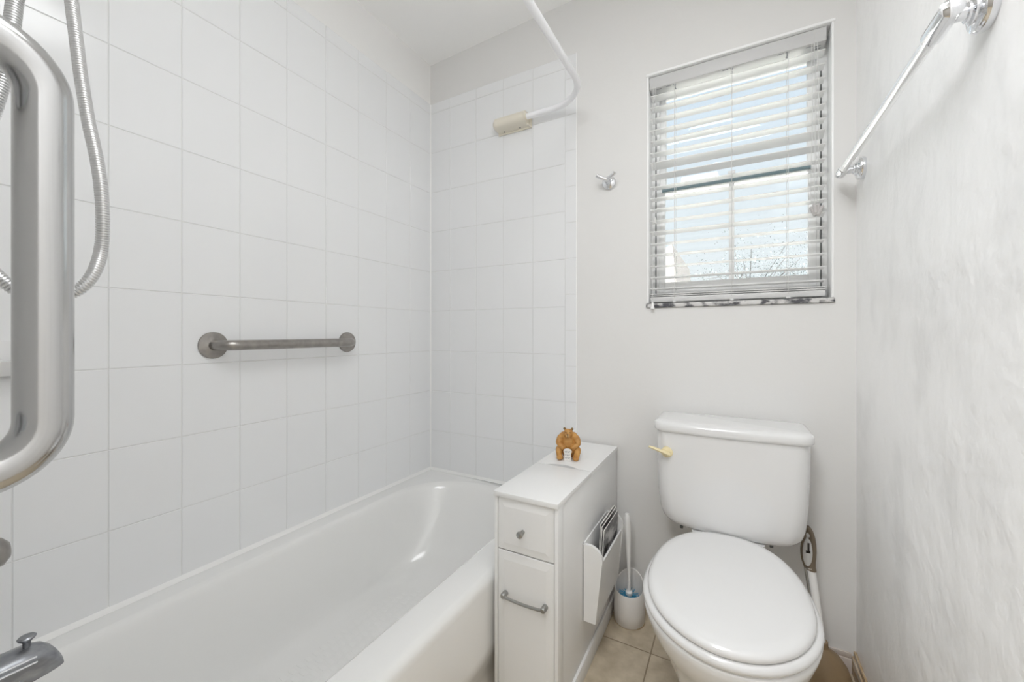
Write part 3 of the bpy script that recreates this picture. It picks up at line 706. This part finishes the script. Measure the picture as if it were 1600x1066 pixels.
# bowl with pedestal
bm = B()
BR = [(.105, .175, .26, 0, 0), (.108, .180, .262, .02, 0), (.102, .160, .26, .06, .01), (.100, .135, .25, .12, .02), (.108, .130, .25, .18, .02), (.130, .150, .255, .24, .015), (.156, .178, .262, .30, .006), (.176, .218, .270, .35, 0), (.186, .230, .272, .380, 0), (.189, .234, .274, .394, 0), (.186, .231, .272, .402, 0), (.176, .222, .262, .405, 0)]
rr = [egg(h, f, r_, z, dy=dy) for h, f, r_, z, dy in BR]
ri = [egg(.135, .165, .18, .404), egg(.13, .16, .17, .39), egg(.12, .145, .15, .33), egg(.09, .10, .10, .26), egg(.05, .05, .05, .22)]
loft(bm, rr + ri); obj('bowl', bm, PORC, tl, angle=60)
bm = B(); loft(bm, [rrect(TC - .10, TC + .10, -.29, -.06, .03, .0), rrect(TC - .085, TC + .085, -.29, -.06, .03, .20), rrect(TC - .095, TC + .095, -.25, -.045, .03, .33), rrect(TC - .10, TC + .10, -.23, -.035, .03, .39), rrect(TC - .10, TC + .10, -.23, -.035, .03, .4275)])
obj('tank_shelf', bm, PORC, tl)
for x in (TC - .137, TC + .12):
    bm = B(); box(bm, x - .005, x + .005, -.140, -.130, .395, .429, .002); obj('tank_bolt', bm, TRACK, tl)
# seat ring
bm = B()
o_ = [egg(.176, .223, .262, .4062), egg(.186, .232, .270, .4085), egg(.190, .236, .273, .416), egg(.188, .234, .271, .424), egg(.180, .226, .262, .4285)]
i_ = [egg(.125, .15, .17, .4285), egg(.118, .143, .163, .424), egg(.118, .143, .163, .4085)]
loft(bm, o_ + i_, closed=True); bmesh.ops.translate(bm, vec=(0, -.004, -.004), verts=bm.verts[:]); obj('seat', bm, SEATW, tl, angle=60)
bm = B()
loft(bm, [egg(.163, .214, .272, .4300), egg(.1725, .224, .280, .4310), egg(.177, .2285, .284, .4365), egg(.177, .2285, .284, .4420), egg(.1735, .225, .281, .4475), egg(.165, .216, .274, .4515), egg(.150, .200, .260, .4530), egg(.148, .192, .252, .4531), egg(.10, .12, .15, .4545), egg(.03, .04, .05, .455)])
bmesh.ops.translate(bm, vec=(0, -.006, -.006), verts=bm.verts[:]); obj('seat_lid', bm, SEATW, tl, angle=60)
for s in (-1, 1):
    bm = B(); box(bm, TC + s * .07 - .02, TC + s * .07 + .02, -.262, -.222, .405, .430, .006, 3); obj('hinge', bm, SEATW, tl)

# ------------------------------------------------------------------ toilet brush and holder
hx, hy = 1.033, -.102
ho = thing('brush_holder', 'white plastic toilet brush holder on the floor beside the cabinet', 'brush holder', (hx, hy, 0))
bm = B(); n = 40
def hring(r, zf, zb, p=1.0):
    out = []
    for k in range(n):
        a = 2 * PI * k / n; t = (1 + math.sin(a)) / 2
        out.append(Vector((hx + r * math.cos(a), hy + r * 1.05 * math.sin(a), zf + (zb - zf) * t ** 2.2)))
    return out
loft(bm, [hring(.050, 0, 0), hring(.054, .003, .003), hring(.0545, .05, .05), hring(.053, .112, .160), hring(.0515, .1145, .1625), hring(.049, .113, .161), hring(.049, .03, .03), hring(.045, .012, .012)])
obj('cup', bm, PLW, ho, angle=60)
bm = B(); lathe(bm, [(.0535, .0), (.0555, .0005), (.0555, .004), (.054, .005)], (hx, hy, 0), n=40); obj('base_ring', bm, mat('stained_base', (.45, .34, .22), .7), ho)
bs = thing('toilet_brush', 'white toilet brush with blue bristles standing in its holder', 'toilet brush', (hx, hy, .02))
bm = B()
hp = catmull([(hx, hy - .002, .095), (hx - .001, hy + .002, .15), (hx - .004, hy + .008, .22), (hx - .008, hy + .014, .30), (hx - .012, hy + .018, .382)], 6)
tube(bm, hp, [.0085, .0075, .006, .0055, .0052, .005, .005, .0052, .0055, .006, .0065, .007, .0078, .0085, .0092, .010, .0108, .0115, .012, .0125, .0128, .0125, .0122, .012, .007], 16)
lathe(bm, [(.011, 0), (.0125, .003), (.0125, .012), (.009, .016)], (hx, hy - .002, .092), n=20)
obj('handle', bm, PWHITE, bs)
bm = B()
for k in range(420):
    a = random.uniform(0, 2 * PI); el = random.uniform(-.8, .55); z0 = random.uniform(.04, .095); L_ = random.uniform(.030, .038)
    d = Vector((math.cos(a) * math.cos(el * .5), math.sin(a) * math.cos(el * .5), math.sin(el * .5)))
    p = Vector((hx, hy - .002, z0)); tube(bm, [p + d * .005, p + d * L_], [.0012, .0009], 4)
tube(bm, [(hx, hy - .002, .022), (hx, hy - .002, .098)], .006, 8)
obj('bristles', bm, BLUE, bs, smooth=False, label='blue bristles')

# ------------------------------------------------------------------ plunger behind the toilet
px, py = 1.603, -.105
pg = thing('plunger', 'plunger with taupe grip leaning behind the toilet tank side', 'plunger', (px, py, 0))
bm = B(); lathe(bm, [(.073, 0), (.075, .004), (.074, .020), (.070, .045), (.061, .072), (.046, .094), (.026, .108), (.015, .118), (.014, .135)], (px, py, 0), n=44); obj('cup', bm, TAUPE2, pg, label='tan rubber cup')
top = Vector((1.579, -.078, .333)); bot = Vector((px, py, .125)); d = (top - bot)
bm = B(); tube(bm, [bot, bot.lerp(top, .3), bot.lerp(top, .8), top], [.0095, .0105, .0115, .0115], 18); obj('shaft', bm, PWHITE, pg)
bm = B(); tube(bm, [bot + Vector((-.013, -.006, 0)), top + Vector((-.0145, -.006, 0))], .0035, 10); obj('side_rod', bm, NICKEL, pg)
bm = B()
tube(bm, catmull([top + Vector((.001, 0, -.006)), top + Vector((.004, 0, .02)), top + Vector((.006, 0, .055)), top + Vector((.003, 0, .090)), top + Vector((-.004, 0, .114)), top + Vector((-.011, 0, .124))], 6), [.0135, .0125, .011, .010, .0095, .009] + [.0085] * 18 + [.008] * 7, 16)
tube(bm, catmull([top + Vector((-.012, 0, -.003)), top + Vector((-.020, 0, .025)), top + Vector((-.022, 0, .055)), top + Vector((-.017, 0, .090)), top + Vector((-.008, 0, .118))], 6), .0048, 12)
obj('grip', bm, TAUPE, pg, label='taupe grip')
bm = B(); sphere(bm, top + Vector((-.009, -.006, .048)), .043, .30, .14, 1, 24, 14); obj('inset', bm, mat('pearl_grey', (.62, .62, .61), .35), pg, label='pale grey oval inset')
bm = B(); box(bm, top.x - .010, top.x - .005, top.y - .0135, top.y - .0115, top.z + .052, top.z + .080); box(bm, top.x - .014, top.x - .003, top.y - .0135, top.y - .0115, top.z + .049, top.z + .056); obj('logo_mark', bm, BLACK, pg)
bm = B(); sphere(bm, top + Vector((-.006, -.004, .102)), .009, .8, .4, .9, 16, 10); obj('hang_hole_trim', bm, mat('pearl_grey_b', (.62, .62, .61), .35), pg)
